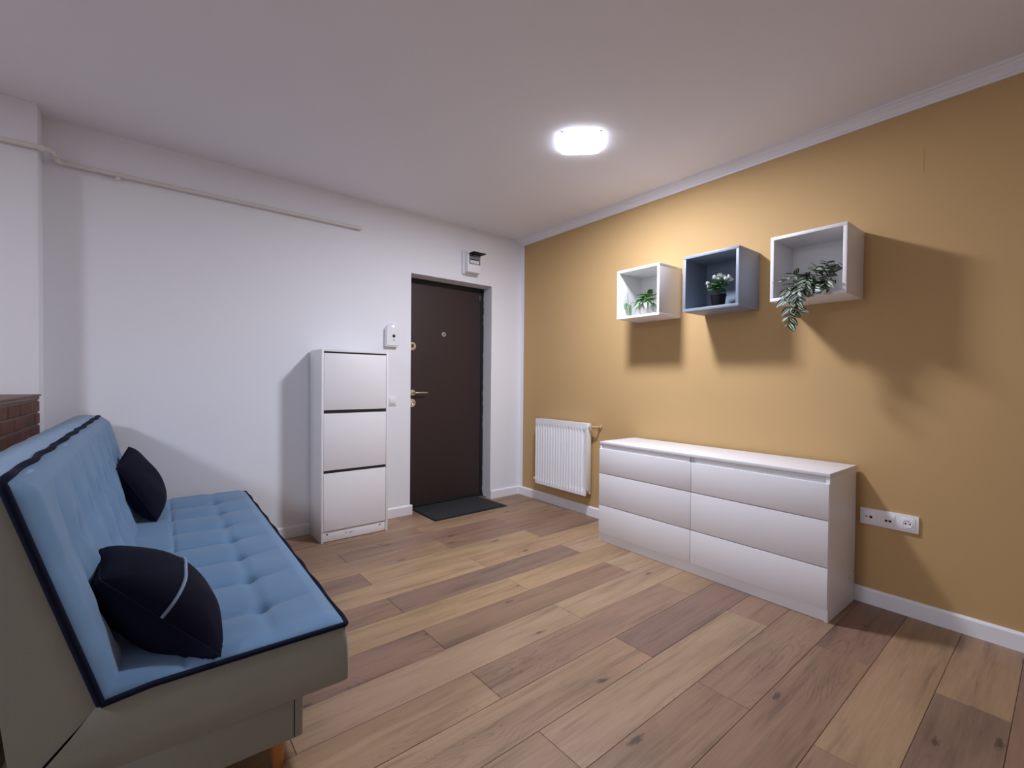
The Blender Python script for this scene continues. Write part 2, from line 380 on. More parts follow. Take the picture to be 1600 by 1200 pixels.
# ------------------------------------------------------------ things on the back wall
# fuse box over the door
fb = empty('fuse_box', (-.672, 0, 2.405), 0, 'small white electrical fuse box with open smoked lid above the door', 'fuse box')
bm = bmesh.new()
box(bm, -.088, .088, -.035, 0, -.118, .112, bev=.006); box(bm, -.075, .077, -.098, -.034, -.106, .106, bev=.006)
obj('casing', bm, M_plast, fb)
obj('switch_recess', B(-.062, .066, -.101, -.0975, -.026, .062, bev=.001), mat('recess grey', (.22,.22,.25), .5), fb)
obj('slot', B(-.055, .045, -.1025, -.1005, .012, .022), M_black, fb)
obj('slot', B(-.058, .0, -.1025, -.1005, .048, .058), M_black, fb)
for i in range(6):
    obj('breaker', B(-.052+i*.0165, -.0385+i*.0165, -.109, -.1005, -.020, .010, bev=.0015), M_plast, fb)
bm = bmesh.new(); box(bm, -.070, .072, -.190, -.099, -.006, .004, bev=.002, M=Matrix.Translation((0,0,.070)))
obj('lid', bm, mat('smoked lid', (.004,.004,.005), .5, spec=.15), fb)
obj('lower_flap', B(-.060, .064, -.1005, -.0975, -.092, -.036, bev=.001), M_plast, fb)

# wall siren / motion detector
sr = empty('motion_detector', (-1.490, 0, 1.635), 0, 'white wall-mounted alarm detector with rounded top and dark lens left of the door', 'detector')
pts = [(-.058,-.10),(.058,-.10)] + [(.058*math.cos(a), .044+.058*math.sin(a)) for a in [i*PI/16 for i in range(17)]]
def dome_prism(bm, pts, y0, y1, inset):
    n = len(pts); A = [bm.verts.new((x, y0, z)) for x, z in pts]; Bv = [bm.verts.new((x, y1+inset, z)) for x, z in pts]
    C = [bm.verts.new((x*(1-inset*12), y1, z*(1-inset*8))) for x, z in pts]
    bm.faces.new(A[::-1]); bm.faces.new(C)
    for P, Q in ((A, Bv), (Bv, C)):
        for i in range(n): j = (i+1) % n; bm.faces.new((P[i], P[j], Q[j], Q[i]))
bm = bmesh.new(); dome_prism(bm, pts, 0, -.048, .010); obj('casing', bm, M_plast, sr)
bm = bmesh.new(); lathe(bm, [(.014,0),(.0135,.004),(.008,.009),(.001,.010)], (.010, -.047, -.012), 'Y', 20); obj('lens', bm, M_lens, sr)
bm = bmesh.new(); lathe(bm, [(.006,0),(.005,.003),(.001,.004)], (.010, -.047, -.048), 'Y', 14); obj('sensor_eye', bm, M_lens, sr)
bm = bmesh.new(); lathe(bm, [(.008,0),(.007,.003),(.001,.004)], (.004, -.046, .074), 'Y', 14)
led = mat('signal lamp', (.9,.9,.95), .2); led.node_tree.nodes['Principled BSDF'].inputs['Emission Color'].default_value = (.8,.85,1,1); led.node_tree.nodes['Principled BSDF'].inputs['Emission Strength'].default_value = 1.5
obj('signal_lamp', bm, led, sr)
obj('base_lip', B(-.054, .054, -.040, -.002, -.106, -.094, bev=.003), M_plast, sr)

# light switch
sw = empty('light_switch', (-1.4745, 0, 1.048), 0, 'white rocker light switch between the shoe cabinet and the door', 'switch')
obj('cover_plate', B(-.042, .040, -.009, 0, -.041, .041, bev=.003), M_plast, sw)
obj('rocker', B(-.027, .025, -.014, -.008, -.028, .027, bev=.002), M_plast, sw)
obj('indicator_strip', B(-.022, .020, -.0148, -.0135, -.026, -.0205), M_plastg, sw)

# pipe that runs along the wall under the ceiling
pz = 2.508
pts = [(-7.9, -.205, pz+.01), (-3.80, -.205, pz), (-3.66, -.205, pz), (-3.615,-.205,pz)]
for i in range(1, 7):
    a = i/6*PI/2; pts.append((-3.615+.04*math.sin(a), -.165-.04*math.cos(a), pz))
pts += [(-3.575,-.10,pz), (-3.575,-.070,pz)]
for i in range(1, 7):
    a = i/6*PI/2; pts.append((-3.535-.04*math.cos(a), -.070+.04*math.sin(a), pz))
pts += [(-3.3,-.030,pz), (-2.5,-.030,pz), (-1.785,-.030,pz)]
pp = empty('ceiling_pipe', (-3.6, 0, pz), 0, 'thin cream painted pipe running along the white wall under the ceiling', 'pipe')
bm = bmesh.new(); tube(bm, [Vector(p)-Vector((-3.6,0,pz)) for p in pts], .0135, 12); obj('pipe_run', bm, M_pipe, pp, ang=60)
bm = bmesh.new(); cyl(bm, (1.80,-.030,0), (1.835,-.030,0), .016, .016); obj('end_cap', bm, M_pipe, pp)
for x in (.292, -.9):
    y = -.030 if x > 0 else -.205; wy = 0 if x > 0 else -.178
    bm = bmesh.new(); cyl(bm, (x,y,0), (x+.016,y,0), .0185, .0185); cyl(bm, (x+.008, y-.0, -.010), (x+.008, wy, -.018), .006, .006, 10); box(bm, x-.004, x+.02, y-.012, y+.012, -.034, -.014, bev=.003)
    obj('pipe_clip', bm, M_pipe, pp)
for q in ((-.015,-.205),(.025,-.135),(.025,-.098),(.068,-.030)):
    bm = bmesh.new(); d = (1,0) if q[0] in (-.015,.068) else (0,1)
    cyl(bm, (q[0]-.01*d[0], q[1]-.01*d[1], 0), (q[0]+.01*d[0], q[1]+.01*d[1], 0), .0165, .0165); obj('elbow_collar', bm, M_pipe, pp)

# ------------------------------------------------------------ ceiling lamps
def lamp(x, y, rz, strength, label, s=.128):
    t = empty('ceiling_light', (x, y, CEIL), rz, label, 'ceiling light')
    bm = bmesh.new(); box(bm, -s+.004, s-.004, -s+.004, s-.004, -.010, 0, bev=.003, seg=2); obj('housing', bm, M_plast, t)
    e = mat('lit diffuser', (.9,.9,.9), .4); b = e.node_tree.nodes['Principled BSDF']
    b.inputs['Emission Color'].default_value = LAMP_COL; b.inputs['Emission Strength'].default_value = strength
    # soft-cornered opal diffuser hanging just below the housing
    bm = bmesh.new(); r = .035
    pts = []
    for cx, cy, a0 in ((s-r, s-r, 0), (-s+r, s-r, 90), (-s+r, -s+r, 180), (s-r, -s+r, 270)):
        for i in range(6): a = math.radians(a0+i*18); pts.append((cx+r*math.cos(a), cy+r*math.sin(a)))
    lv = [(1.0, -.0102), (1.0, -.017), (.98, -.022), (.94, -.024)]
    rings = [[bm.verts.new((px*k, py*k, z)) for px, py in pts] for k, z in lv]
    for a, c in zip(rings, rings[1:]):
        for i in range(len(pts)): j = (i+1) % len(pts); bm.faces.new((a[i], a[j], c[j], c[i]))
    for f in bm.faces: f.material_index = 1
    bm.faces.new(rings[-1][::-1]).material_index = 0; bm.faces.new(rings[0]).material_index = 1
    e2 = mat('opal diffuser rim', (.9,.9,.9), .4); b = e2.node_tree.nodes['Principled BSDF']
    b.inputs['Emission Color'].default_value = LAMP_COL; b.inputs['Emission Strength'].default_value = strength*.05
    obj('diffuser', bm, [e, e2], t, sm=False)
lamp(-1.070, -1.895, math.radians(45), LAMP_MAIN, 'glowing square white ceiling panel light')
lamp(-6.0, -2.5, 0, LAMP_SIDE, 'large square ceiling panel light over the kitchen side', .30)

# ------------------------------------------------------------ radiator
rd = empty('radiator', (0, 0, 0), TH, 'white ribbed panel radiator on the ochre wall beside the door corner', 'radiator')
y0, y1, z0, z1, xf = -.395, -1.095, .200, .858, -.103
bm = bmesh.new(); NR = 17; ny = NR*10; nz = 40; A = .014
ya, yb = y0-.018, y1+.040
def rib(y, z):
    if not (yb <= y <= ya): return 0
    t = (ya-y)/(ya-yb)*NR; f = abs((t % 1)-.5)*2   # 0 on the ridge, 1 in the groove
    mz = min(1, max(0, (z-z0-.028)/.03), max(0, (z1-.052-z)/.03)); mz = max(0, mz)
    g = 1 if f > .78 else (0 if f < .45 else (f-.45)/.33)
    return -A*g*mz
grid = []
ys = [y0] + [ya+(yb-ya)*i/ny for i in range(ny+1)] + [y1]
zs = [z0+(z1-z0)*i/nz for i in range(nz+1)]
for y in ys: grid.append([bm.verts.new((xf - rib(y, z), y, z)) for z in zs])
for i in range(len(ys)-1):
    for j in range(nz): bm.faces.new((grid[i][j], grid[i+1][j], grid[i+1][j+1], grid[i][j+1]))
# folded rim
ring = [grid[i][0] for i in range(len(ys))] + [grid[-1][j] for j in range(1, nz+1)] + [grid[i][nz] for i in range(len(ys)-2, -1, -1)] + [grid[0][j] for j in range(nz-1, 0, -1)]
rb = [bm.verts.new((xf+.016, v.co.y, v.co.z)) for v in ring]
for i in range(len(ring)): j = (i+1) % len(ring); bm.faces.new((ring[i], ring[j], rb[j], rb[i]))
obj('front_panel', bm, M_rad, rd, ang=50)
obj('rear_panel', B(-.034, -.024, y1+.004, y0-.004, z0+.006, z1-.012, bev=.003), M_rad, rd)
for yy in (y0-.001, y1+.006):
    obj('side_panel', B(xf+.012, -.030, yy-.005, yy, z0+.055, z1-.006, bev=.001), M_rad, rd)
tg = obj('top_grille', B(xf+.004, -.030, y1+.002, y0-.002, z1-.008, z1-.001, bev=.002), M_rad, rd)
bm = bmesh.new(); cyl(bm, (-.065, y1+.002, .828), (-.065, y1-.030, .828), .011); cyl(bm, (-.065, y1-.018, .828), (-.065, y1-.050, .828), .016, .014)
obj('valve', bm, M_steel, rd)
bm = bmesh.new(); tube(bm, [(-.065,y1-.045,.828),(-.065,y1-.072,.828),(-.058,y1-.084,.828),(-.045,y1-.086,.828),(0.0,y1-.086,.828)], .010, 10)
cyl(bm, (-.014, y1-.086, .828), (-.001, y1-.086, .828), .020); obj('supply_pipe', bm, M_copper, rd)
bm = bmesh.new(); cyl(bm, (-.080, y0-.004, .240), (-.080, y0+.040, .240), .012, .011); obj('bleed_plug', bm, M_rad, rd)
bm = bmesh.new(); cyl(bm, (-.068, y1+.003, .245), (-.068, y1-.012, .245), .011); cyl(bm, (-.068, y1-.010, .245), (-.068, y1-.014, .245), .006); obj('blanking_plug', bm, M_steel, rd)
for a_ in (-.55, -.98): obj('wall_bracket', B(-.0235, -.003, a_, a_+.03, .30, .80), M_rad, rd)

# ------------------------------------------------------------ chest of drawers
dr = empty('chest_of_drawers', (-.4376, -1.5777, 0), TH, 'low white six-drawer chest with lipped handle-free fronts against the ochre wall', 'chest of drawers')
dr.location = Matrix.Rotation(TH, 3, 'Z') @ Vector((-.4376, -1.572, 0))
W, D, H = 1.576, .414, .776     # local: x 0 (front) .. D, y 0 .. -W
obj('top_panel', B(-.004, D+.004, -W, .0, H-.020, H, bev=.0015), M_white, dr)
obj('side_panel', B(.0, D, -.018, 0, 0, H-.0205, bev=.001), M_white, dr)
obj('side_panel', B(.0, D, -W, -W+.018, 0, H-.0205, bev=.001), M_white, dr)
obj('back_panel', B(D-.006, D, -W+.019, -.019, .04, H-.021), M_white2, dr)
obj('plinth', B(.004, .020, -W+.0185, -.0185, 0.002, .068, bev=.001), M_white, dr)
obj('inner_carcass', B(.022, D-.008, -W+.019, -.019, .069, H-.022), M_white2, dr)
rowsz = [(.070,.284,.317), (.289,.529,.562), (.534,.722,.7545)]   # bottom, front top, next bottom
mid = -.789
for (za, zb, zc) in rowsz:
    for (ya, yb) in ((-.0015, mid+.0015), (mid-.0015, -W+.0015)):
        f = obj('drawer_front', B(-.010, .006, yb, ya, za, zb, bev=.0012), M_white, dr)
        obj('finger_ledge', B(.0065, .0215, yb+.018, ya-.018, zb-.03, zc-.001), M_white2, f)
bm = bmesh.new(); lathe(bm, [(.006,0),(.006,.001),(.001,.001)], (0,0,0), 'Y', 12)
for v in bm.verts: v.co += Vector((D-.02, -W, .17))
obj('screw_cap', bm, M_plastg, dr)

# ------------------------------------------------------------ shoe cabinet
sx, syb = -2.1623, -.0166
sc = empty('shoe_cabinet', (sx, -.3101, 0), 0, 'tall narrow white shoe cabinet with three tip-out compartments left of the door', 'shoe cabinet')
W2, D2, H2 = .520, .2925, 1.4625
obj('side_panel', B(0, .016, 0, D2, 0, H2-.0005, bev=.001), M_white, sc)
obj('side_panel', B(W2-.016, W2, 0, D2, 0, H2-.0005, bev=.001), M_white, sc)
obj('top_panel', B(.0165, W2-.0165, .001, D2, H2-.016, H2, bev=.001), M_white, sc)
obj('back_panel', B(.0165, W2-.0165, D2-.006, D2-.001, .02, H2-.017), M_white2, sc)
obj('dark_interior', B(.018, W2-.018, .03, D2-.02, .09, H2-.018), M_black, sc)
zz = [(.087,.5235), (.546,.9775), (1.003,1.434)]
for a, c in zz:
    d = obj('compartment_flap', B(.0185, W2-.0185, .0015, .0165, a, c, bev=.0015), M_white, sc)
    obj('grip_edge', B(.021, W2-.021, .0166, .022, c-.012, c-.001), M_black, d)
for a, c in ((.5245,.5450), (.9785,1.002), (1.435, 1.446)):
    obj('finger_gap', B(.0185, W2-.0185, .010, .024, a-.004, c+.003), M_black, sc)
obj('plinth', B(.0185, W2-.0185, .012, .028, .004, .084, bev=.001), M_white, sc)
for x, z in ((.046,.058), (.458,.058)):
    bm = bmesh.new(); lathe(bm, [(.006,0),(.006,.0015),(.001,.0015)], (x, .0119, z), 'Y', 14); obj('screw_cap', bm, M_frame, sc)
bm = bmesh.new()
for x0_, w_, z_ in ((.180,.010,.044), (.194,.004,.048), (.212,.012,.040), (.228,.006,.042), (.240,.005,.040)):
    box(bm, x0_, x0_+w_, .0112, .0119, z_, z_+.008)
obj('scuff_mark', bm, mat('grey scuff', (.25,.25,.28), .6), sc, sm=False)

# ------------------------------------------------------------ wall cubes
def wall_cube(yc, zc, m1, m2, label):
    t = empty('wall_cube_shelf', (0,0,0), TH, label, 'wall shelf', 'cube shelves on the ochre wall')
    t.location = Matrix.Rotation(TH, 3, 'Z') @ Vector((0, yc, zc))
    w_, h_, d_, k = .3931, .3801, .2622, .019     # local y 0..-w, z 0..h, x 0..-d
    fr = -d_-.023
    obj('top_panel', B(fr, -.002, -w_, 0, h_-k, h_, bev=.0012), m1, t)
    obj('bottom_panel', B(fr, -.002, -w_, 0, 0, k, bev=.0012), m1, t)
    obj('side_panel', B(fr, -.002, -k, 0, k+.0002, h_-k-.0002, bev=.0012), m1, t)
    obj('side_panel', B(fr, -.002, -w_, -w_+k, k+.0002, h_-k-.0002, bev=.0012), m1, t)
    obj('back_panel', B(-.012, -.003, -w_+k, -k, k, h_-k), m2, t)
    return t
wall_cube(-1.5923, 1.7301, M_white, M_white, 'white cube shelf on ochre wall, leftmost, holding the bright green plant')
wall_cube(-2.1805, 1.7260, M_grey, M_grey, 'blue-grey cube shelf on ochre wall between the two white cubes')
wall_cube(-2.7646, 1.7244, M_white, M_white, 'white cube shelf on ochre wall, rightmost, with the trailing striped plant')
SZ = [1.7301+.019, 1.7260+.019, 1.7244+.019]

# ------------------------------------------------------------ socket panel
so = empty('socket_panel', (0,0,0), TH, 'white triple wall socket panel low on the ochre wall right of the chest', 'wall socket')
so.location = Matrix.Rotation(TH, 3, 'Z') @ Vector((0, -3.166, .494))
obj('frame', B(-.011, 0, -.262, 0, -.046, .046, bev=.003), M_plast, so)
cs = [-.046, -.131, -.216]
a = obj('antenna_socket', B(-.014, -.010, cs[0]-.029, cs[0]+.029, -.029, .029, bev=.0015), M_plast, so)
for y, r in ((-.052, .0075), (-.031, .004)):
    bm = bmesh.new(); lathe(bm, [(r,0),(r,.0015),(r*.5,.0015),(.0005,.001)], (-.0139, y, .0), 'X', 16); obj('plug_hole', bm, M_black, a)
a = obj('data_socket', B(-.014, -.010, cs[1]-.029, cs[1]+.029, -.029, .029, bev=.0015), M_plast, so)
obj('label_window', B(-.0152, -.0138, cs[1]-.020, cs[1]+.016, .010, .018, bev=.0005), M_plast, a)
for y in (-.122, -.139):
    obj('jack', B(-.0150, -.0138, y-.006, y+.006, -.010, .001), M_frame, a)
a = obj('power_socket', B(-.014, -.010, cs[2]-.031, cs[2]+.031, -.031, .031, bev=.0015), M_plast, so)
bm = bmesh.new(); lathe(bm, [(.0215,0),(.0215,.002),(.0195,.002),(.0185,.0002),(.001,.0002)], (-.0140, cs[2], 0), 'X', 28); obj('socket_well', bm, M_plast, a)
for y, z in ((cs[2]+.0095, .0), (cs[2]-.0095, 0)):
    bm = bmesh.new(); lathe(bm, [(.0042,0),(.0042,.0008),(.0005,.0008)], (-.0142, y, z), 'X', 12); obj('pin_hole', bm, M_black, a)
for z in (.0175, -.0175):
    obj('earth_clip', B(-.0165, -.0142, cs[2]-.003, cs[2]+.003, z-.002, z+.002), M_steel, a)

# ------------------------------------------------------------ brick-clad bar counter at the left
bc = empty('brick_counter', (-3.636, -.1785, 0), math.radians(-2.6), 'brick-clad bar counter with dark wooden top behind the sofa', 'counter')
M_core = mat('mortar', (.20,.155,.14), .9, bump=.4, bscale=150)
M_bw = bpy.data.materials.new('stained counter wood')
M_bw = mat('stained counter wood', (.15,.078,.055), .5, var=.35, vscale=9)
brm = bpy.data.materials.new('brick slip'); brm.use_nodes = True
nt = brm.node_tree; bb_ = nt.nodes['Principled BSDF']; bb_.inputs['Roughness'].default_value = .75
oi = nt.nodes.new('ShaderNodeObjectInfo'); tc = nt.nodes.new('ShaderNodeTexCoord'); n_ = nt.nodes.new('ShaderNodeTexNoise'); n_.inputs['Scale'].default_value = 28; n_.inputs['Detail'].default_value = 4
mr = nt.nodes.new('ShaderNodeMapRange'); mr.inputs['To Min'].default_value = .6; mr.inputs['To Max'].default_value = 1.35
vm = nt.nodes.new('ShaderNodeVectorMath'); vm.operation = 'SCALE'; bp = nt.nodes.new('ShaderNodeBump'); bp.inputs['Strength'].default_value = .6; bp.inputs['Distance'].default_value = .004
nt.links.new(tc.outputs['Object'], n_.inputs['Vector']); nt.links.new(n_.outputs['Fac'], mr.inputs['Value']); nt.links.new(oi.outputs['Color'], vm.inputs[0]); nt.links.new(mr.outputs[0], vm.inputs['Scale'])
nt.links.new(vm.outputs[0], bb_.inputs['Base Color']); nt.links.new(n_.outputs['Fac'], bp.inputs['Height']); nt.links.new(bp.outputs['Normal'], bb_.inputs['Normal'])
CLn = 2.1
obj('core', B(-.30, -.004, -CLn, -.0005, 0, 1.112), M_core, bc, sm=False)
bm = bmesh.new(); box(bm, -.335, .012, -CLn-.02, 0, 1.128, 1.138, bev=.003); box(bm, -.33, .004, -CLn-.015, 0, 1.110, 1.1285, bev=.003); obj('worktop', bm, M_bw, bc)
ch, bl = .0675, .215
brme = None; k = 0
zt = 1.100
row = 0
while zt > .08:
    hh = ch-.010
    y = -.003 if row % 2 == 0 else -.003
    first = bl if row % 2 == 0 else bl/2
    yy = -.0015
    ln = first
    while yy - ln > -CLn:
        if brme is None:
            bm = B(-.012, .004, -(bl-.010), 0, -hh, 0, bev=.003, seg=1); bmesh.ops.recalc_face_normals(bm, faces=bm.faces)
            brme = bpy.data.meshes.new('brick'); bm.to_mesh(brme); bm.free(); brme.materials.append(brm)
            bm = B(-.012, .004, -(bl/2-.010), 0, -hh, 0, bev=.003, seg=1); bmesh.ops.recalc_face_normals(bm, faces=bm.faces)
            brme2 = bpy.data.meshes.new('brick'); bm.to_mesh(brme2); bm.free(); brme2.materials.append(brm)
        o = bpy.data.objects.new('brick', brme2 if ln < bl*.8 else brme); COL.objects.link(o); o.parent = bc
        o.location = (rnd.uniform(-.0015,.0015), yy, zt); j = rnd.uniform(.75, 1.25)
        o.color = (.125*j, .050*j*rnd.uniform(.9,1.15), .034*j, 1)
        yy -= ln; ln = bl
    zt -= ch; row += 1

# ------------------------------------------------------------ sofa bed
SA = math.radians(-1.7)
sf = empty('sofa_bed', (-2.690, -2.400, 0), SA, 'light blue tufted click-clack sofa bed with grey sides and navy piping', 'sofa')
LS = 2.265          # length along local y
def bump(v, w): return math.exp(-(v/w)**2)
BY = [.262 + .284*i for i in range(7)]
def cell(y):        # 0 on a cross crease, 1 mid cell
    t = ((y-BY[0])/.284) % 1.0
    return abs(math.sin(PI*t))**.5
def seat_h(d, y):   # d: distance behind the front edge
    edge = min(1, d/.05)**.5 * min(1, (LS-y)/.05, y/.05 if y > 0 else 0)**.5 if 0 < y < LS and d > 0 else 0
    f = 1 if .21 <= d <= .43 else (max(0, (d-.03)/.18) if d < .21 else .22)
    if y < BY[0]-.14 or y > BY[-1]+.14: c = cell(y) if abs(y-BY[0]) < .14 or abs(y-BY[-1]) < .14 else 1
    else: c = cell(y)
    h = .030*edge
    h -= .029*f*(1-c)*edge
    h -= .006*bump(d-.21, .022)*edge
    for b in BY: h -= .018*bump(d-.21, .024)*bump(y-b, .028)
    h -= .0085*bump(d-.43, .008)*edge
    return h + .0015*math.sin(7*y+3)*edge
def side_line(u): return u
# ---- seat block
def seat():
    bm = bmesh.new()
    nd, ny = 70, 240; X0, X1 = 0.0, -.600
    top = []
    rc = .013
    for i in range(nd+1):
        d = .6*i/nd; rowv = []
        for j in range(ny+1):
            y = LS*j/ny
            x = -d; yy = y
            # round the two front corners in plan
            if d < rc and y < rc:
                x = -rc + (rc-d)*math.sqrt(max(0, 1-((rc-y)/rc)**2/2)); yy = rc-(rc-y)*math.sqrt(max(0, 1-((rc-d)/rc)**2/2))
            if d < rc and LS-y < rc:
                q = LS-y; x = -rc + (rc-d)*math.sqrt(max(0, 1-((rc-q)/rc)**2/2)); yy = LS-(rc-(rc-q)*math.sqrt(max(0, 1-((rc-d)/rc)**2/2)))
            rowv.append(bm.verts.new((x, yy, .428 + seat_h(d, y))))
        top.append(rowv)
    for i in range(nd):
        for j in range(ny):
            bm.faces.new((top[i][j], top[i+1][j], top[i+1][j+1], top[i][j+1])).material_index = 0
    # borders: walk round the rim, drop down to the underside
    rim = [top[i][0] for i in range(nd, -1, -1)] + [top[0][j] for j in range(1, ny+1)] + [top[i][ny] for i in range(1, nd+1)]
    prev = rim
    for z, push in ((.36, .006), (.30, .008), (.249, .007), (.2445, .003)):
        cur = []
        for v in rim:
            x, y = v.co.x, v.co.y
            dx = push if x > -.02 else 0; dy = -push if y < .02 else (push if y > LS-.02 else 0)
            zz_ = z + (.42-z)*0
            xx = x
            if x < -.40 : xx = x - (-.40-x)/.2*(.42-z)*.9          # the back end follows the slanting joint
            cur.append(bm.verts.new((xx+dx, y+dy, zz_)))
        for i in range(len(rim)-1): bm.faces.new((prev[i], prev[i+1], cur[i+1], cur[i])).material_index = 1
        prev = cur
    # the rear side and underside
    bm.faces.new(prev).material_index = 1
    o = obj('seat', bm, [M_blue, M_side], sf, ang=60, recalc=True)
    pts = [(-d, .0, .430) for d in [.6 - .6*i/40 for i in range(39)]]
    pts += [(-rc*.6, .0, .430), (-rc*.25, rc*.12, .430), (-rc*.06, rc*.35, .430), (0.001, rc, .430)]
    pts += [(.001+.0025*math.sin(y*22), y, .430+.0012*math.sin(y*31+1)) for y in [LS*i/80 for i in range(2, 79)]]
    pts += [(0, LS-rc, .430), (-rc*.25, LS-rc*.12, .430), (-rc, LS, .430)] + [(-d, LS, .430) for d in (.1,.2,.3,.4,.5,.6)]
    pts = [(x, y, z - .012*(max(0, (-x-.5)/.1)) ) for x, y, z in pts]
    bm = bmesh.new(); tube(bm, pts, .0085, 8); obj('seat_piping', bm, M_cord, o, ang=80)
    return o
seat()
# ---- backrest: front plane from (-.602,.42) to (-.770,1.0)
P0 = Vector((-.604, 0, .418)); P1 = Vector((-.770, 0, 1.000)); TV = (P1-P0).normalized(); NV = Vector((TV.z, 0, -TV.x)); HL = (P1-P0).length
def back_h(s, y):
    e = min(1, (HL-s)/.05)**.5 * min(1, y/.05, (LS-y)/.05)**.5 if 0 < y < LS and s < HL else 0
    c = cell(y) if BY[0]-.14 < y < BY[-1]+.14 else 1
    fs = min(1, max(0, (s-.0)/.06))*(1 if s < .42 else max(0, 1-(s-.42)/.14))
    h = .044*e - .032*fs*(1-c)*e
    for sr_ in (.17, .36):
        h -= .004*bump(s-sr_, .03)*e
        for b in BY:
            h -= .030*bump(s-sr_, .05)*bump(y-b-(.142 if sr_ > .3 else 0), .032)
    # pulls in the cloth radiating between the buttons
    h += .003*math.sin(46*y + 9*s)*e*bump(s-.28, .18)
    return h
def backrest():
    bm = bmesh.new(); ns, ny = 64, 240; g = []
    wav = lambda y: .004*math.sin(22*y+.6)
    for i in range(ns+1):
        s = HL*i/ns; r = []
        for j in range(ny+1):
            y = LS*j/ny
            p = P0 + TV*s + NV*(back_h(s, y) + (wav(y) if i == ns else 0)); r.append(bm.verts.new((p.x, y, p.z)))
        g.append(r)
    for i in range(ns):
        for j in range(ny): bm.faces.new((g[i][j], g[i][j+1], g[i+1][j+1], g[i+1][j]))
    # rim walk: near edge up, top edge along, far edge down
    rim = [g[i][0] for i in range(ns+1)] + [g[ns][j] for j in range(1, ny+1)] + [g[i][ny] for i in range(ns-1, -1, -1)]
    back = []
    nrm_depth = .105
    prev = rim
    for kdep in (.3, .6, .85, 1.0):
        cur = []
        for idx, v in enumerate(rim):
            s = (Vector((v.co.x, 0, v.co.z))-P0).dot(TV)
            d = nrm_depth*kdep
            lo = max(0, 1-s/.12)
            p = Vector((v.co.x, v.co.y, v.co.z)) - NV*(d + .048*(1-s/HL)*kdep)
            p.z += -lo*.115*kdep + .030*kdep*max(0, s/HL)**5
            topm = 1 if ns <= idx <= ns+ny else 0
            if topm: p.z += .008*math.sin(PI*kdep*.9)
            cur.append(bm.verts.new((p.x - 0.0, v.co.y, p.z)))
        for i in range(len(rim)-1):
            f = bm.faces.new((prev[i], cur[i], cur[i+1], prev[i+1])); f.material_index = 0 if ns <= i < ns+ny else 1
        prev = cur
    # join the bottom edge and the rear
    bm.faces.new(prev).material_index = 1
    bot = [g[0][j] for j in range(ny+1)]
    bm.faces.new(bot[::-1] + [prev[0]] + [prev[-1]]) if False else None
    o = obj('backrest', bm, [M_blue, M_side], sf, ang=55, recalc=True)
    pts = []
    for i in range(0, ns+1, 2):
        s = HL*i/ns
        p = P0+TV*s+NV*.004; pts.append((p.x, 0, p.z))
    p = P1+NV*.004
    pts = pts[:-1] + [(p.x, .004, p.z-.006)] + [((p+NV*wav(y)).x, y, (p+NV*wav(y)).z + .002*math.sin(30*y)) for y in [LS*i/100 for i in range(1, 100)]] + [(p.x, LS-.004, p.z-.006)]
    pts += [((P0+TV*s+NV*.004).x, LS, (P0+TV*s).z) for s in (.5,.4,.3,.2,.1,0)]
    bm = bmesh.new(); tube(bm, pts, .0098, 8); obj('backrest_piping', bm, M_cord, o, ang=80)
    return o
backrest()
# wooden strip along the rear top edge
bx = obj('storage_base', B(-.80, -.130, .012, LS-.012, .112, .243, bev=.006), M_side, sf)
obj('corner_seam', B(-.1555, -.1535, .0098, .0125, .116, .238), M_cord, bx)
for lx, ly in ((-.190, .075), (-.190, LS-.075), (-.70, .075), (-.70, LS-.075)):
    bm = bmesh.new(); lathe(bm, [(.015,0),(.016,.003),(.025,.100),(.026,.1119)], (lx, ly, .0005), 'Z', 20); obj('leg', bm, M_legw, sf)

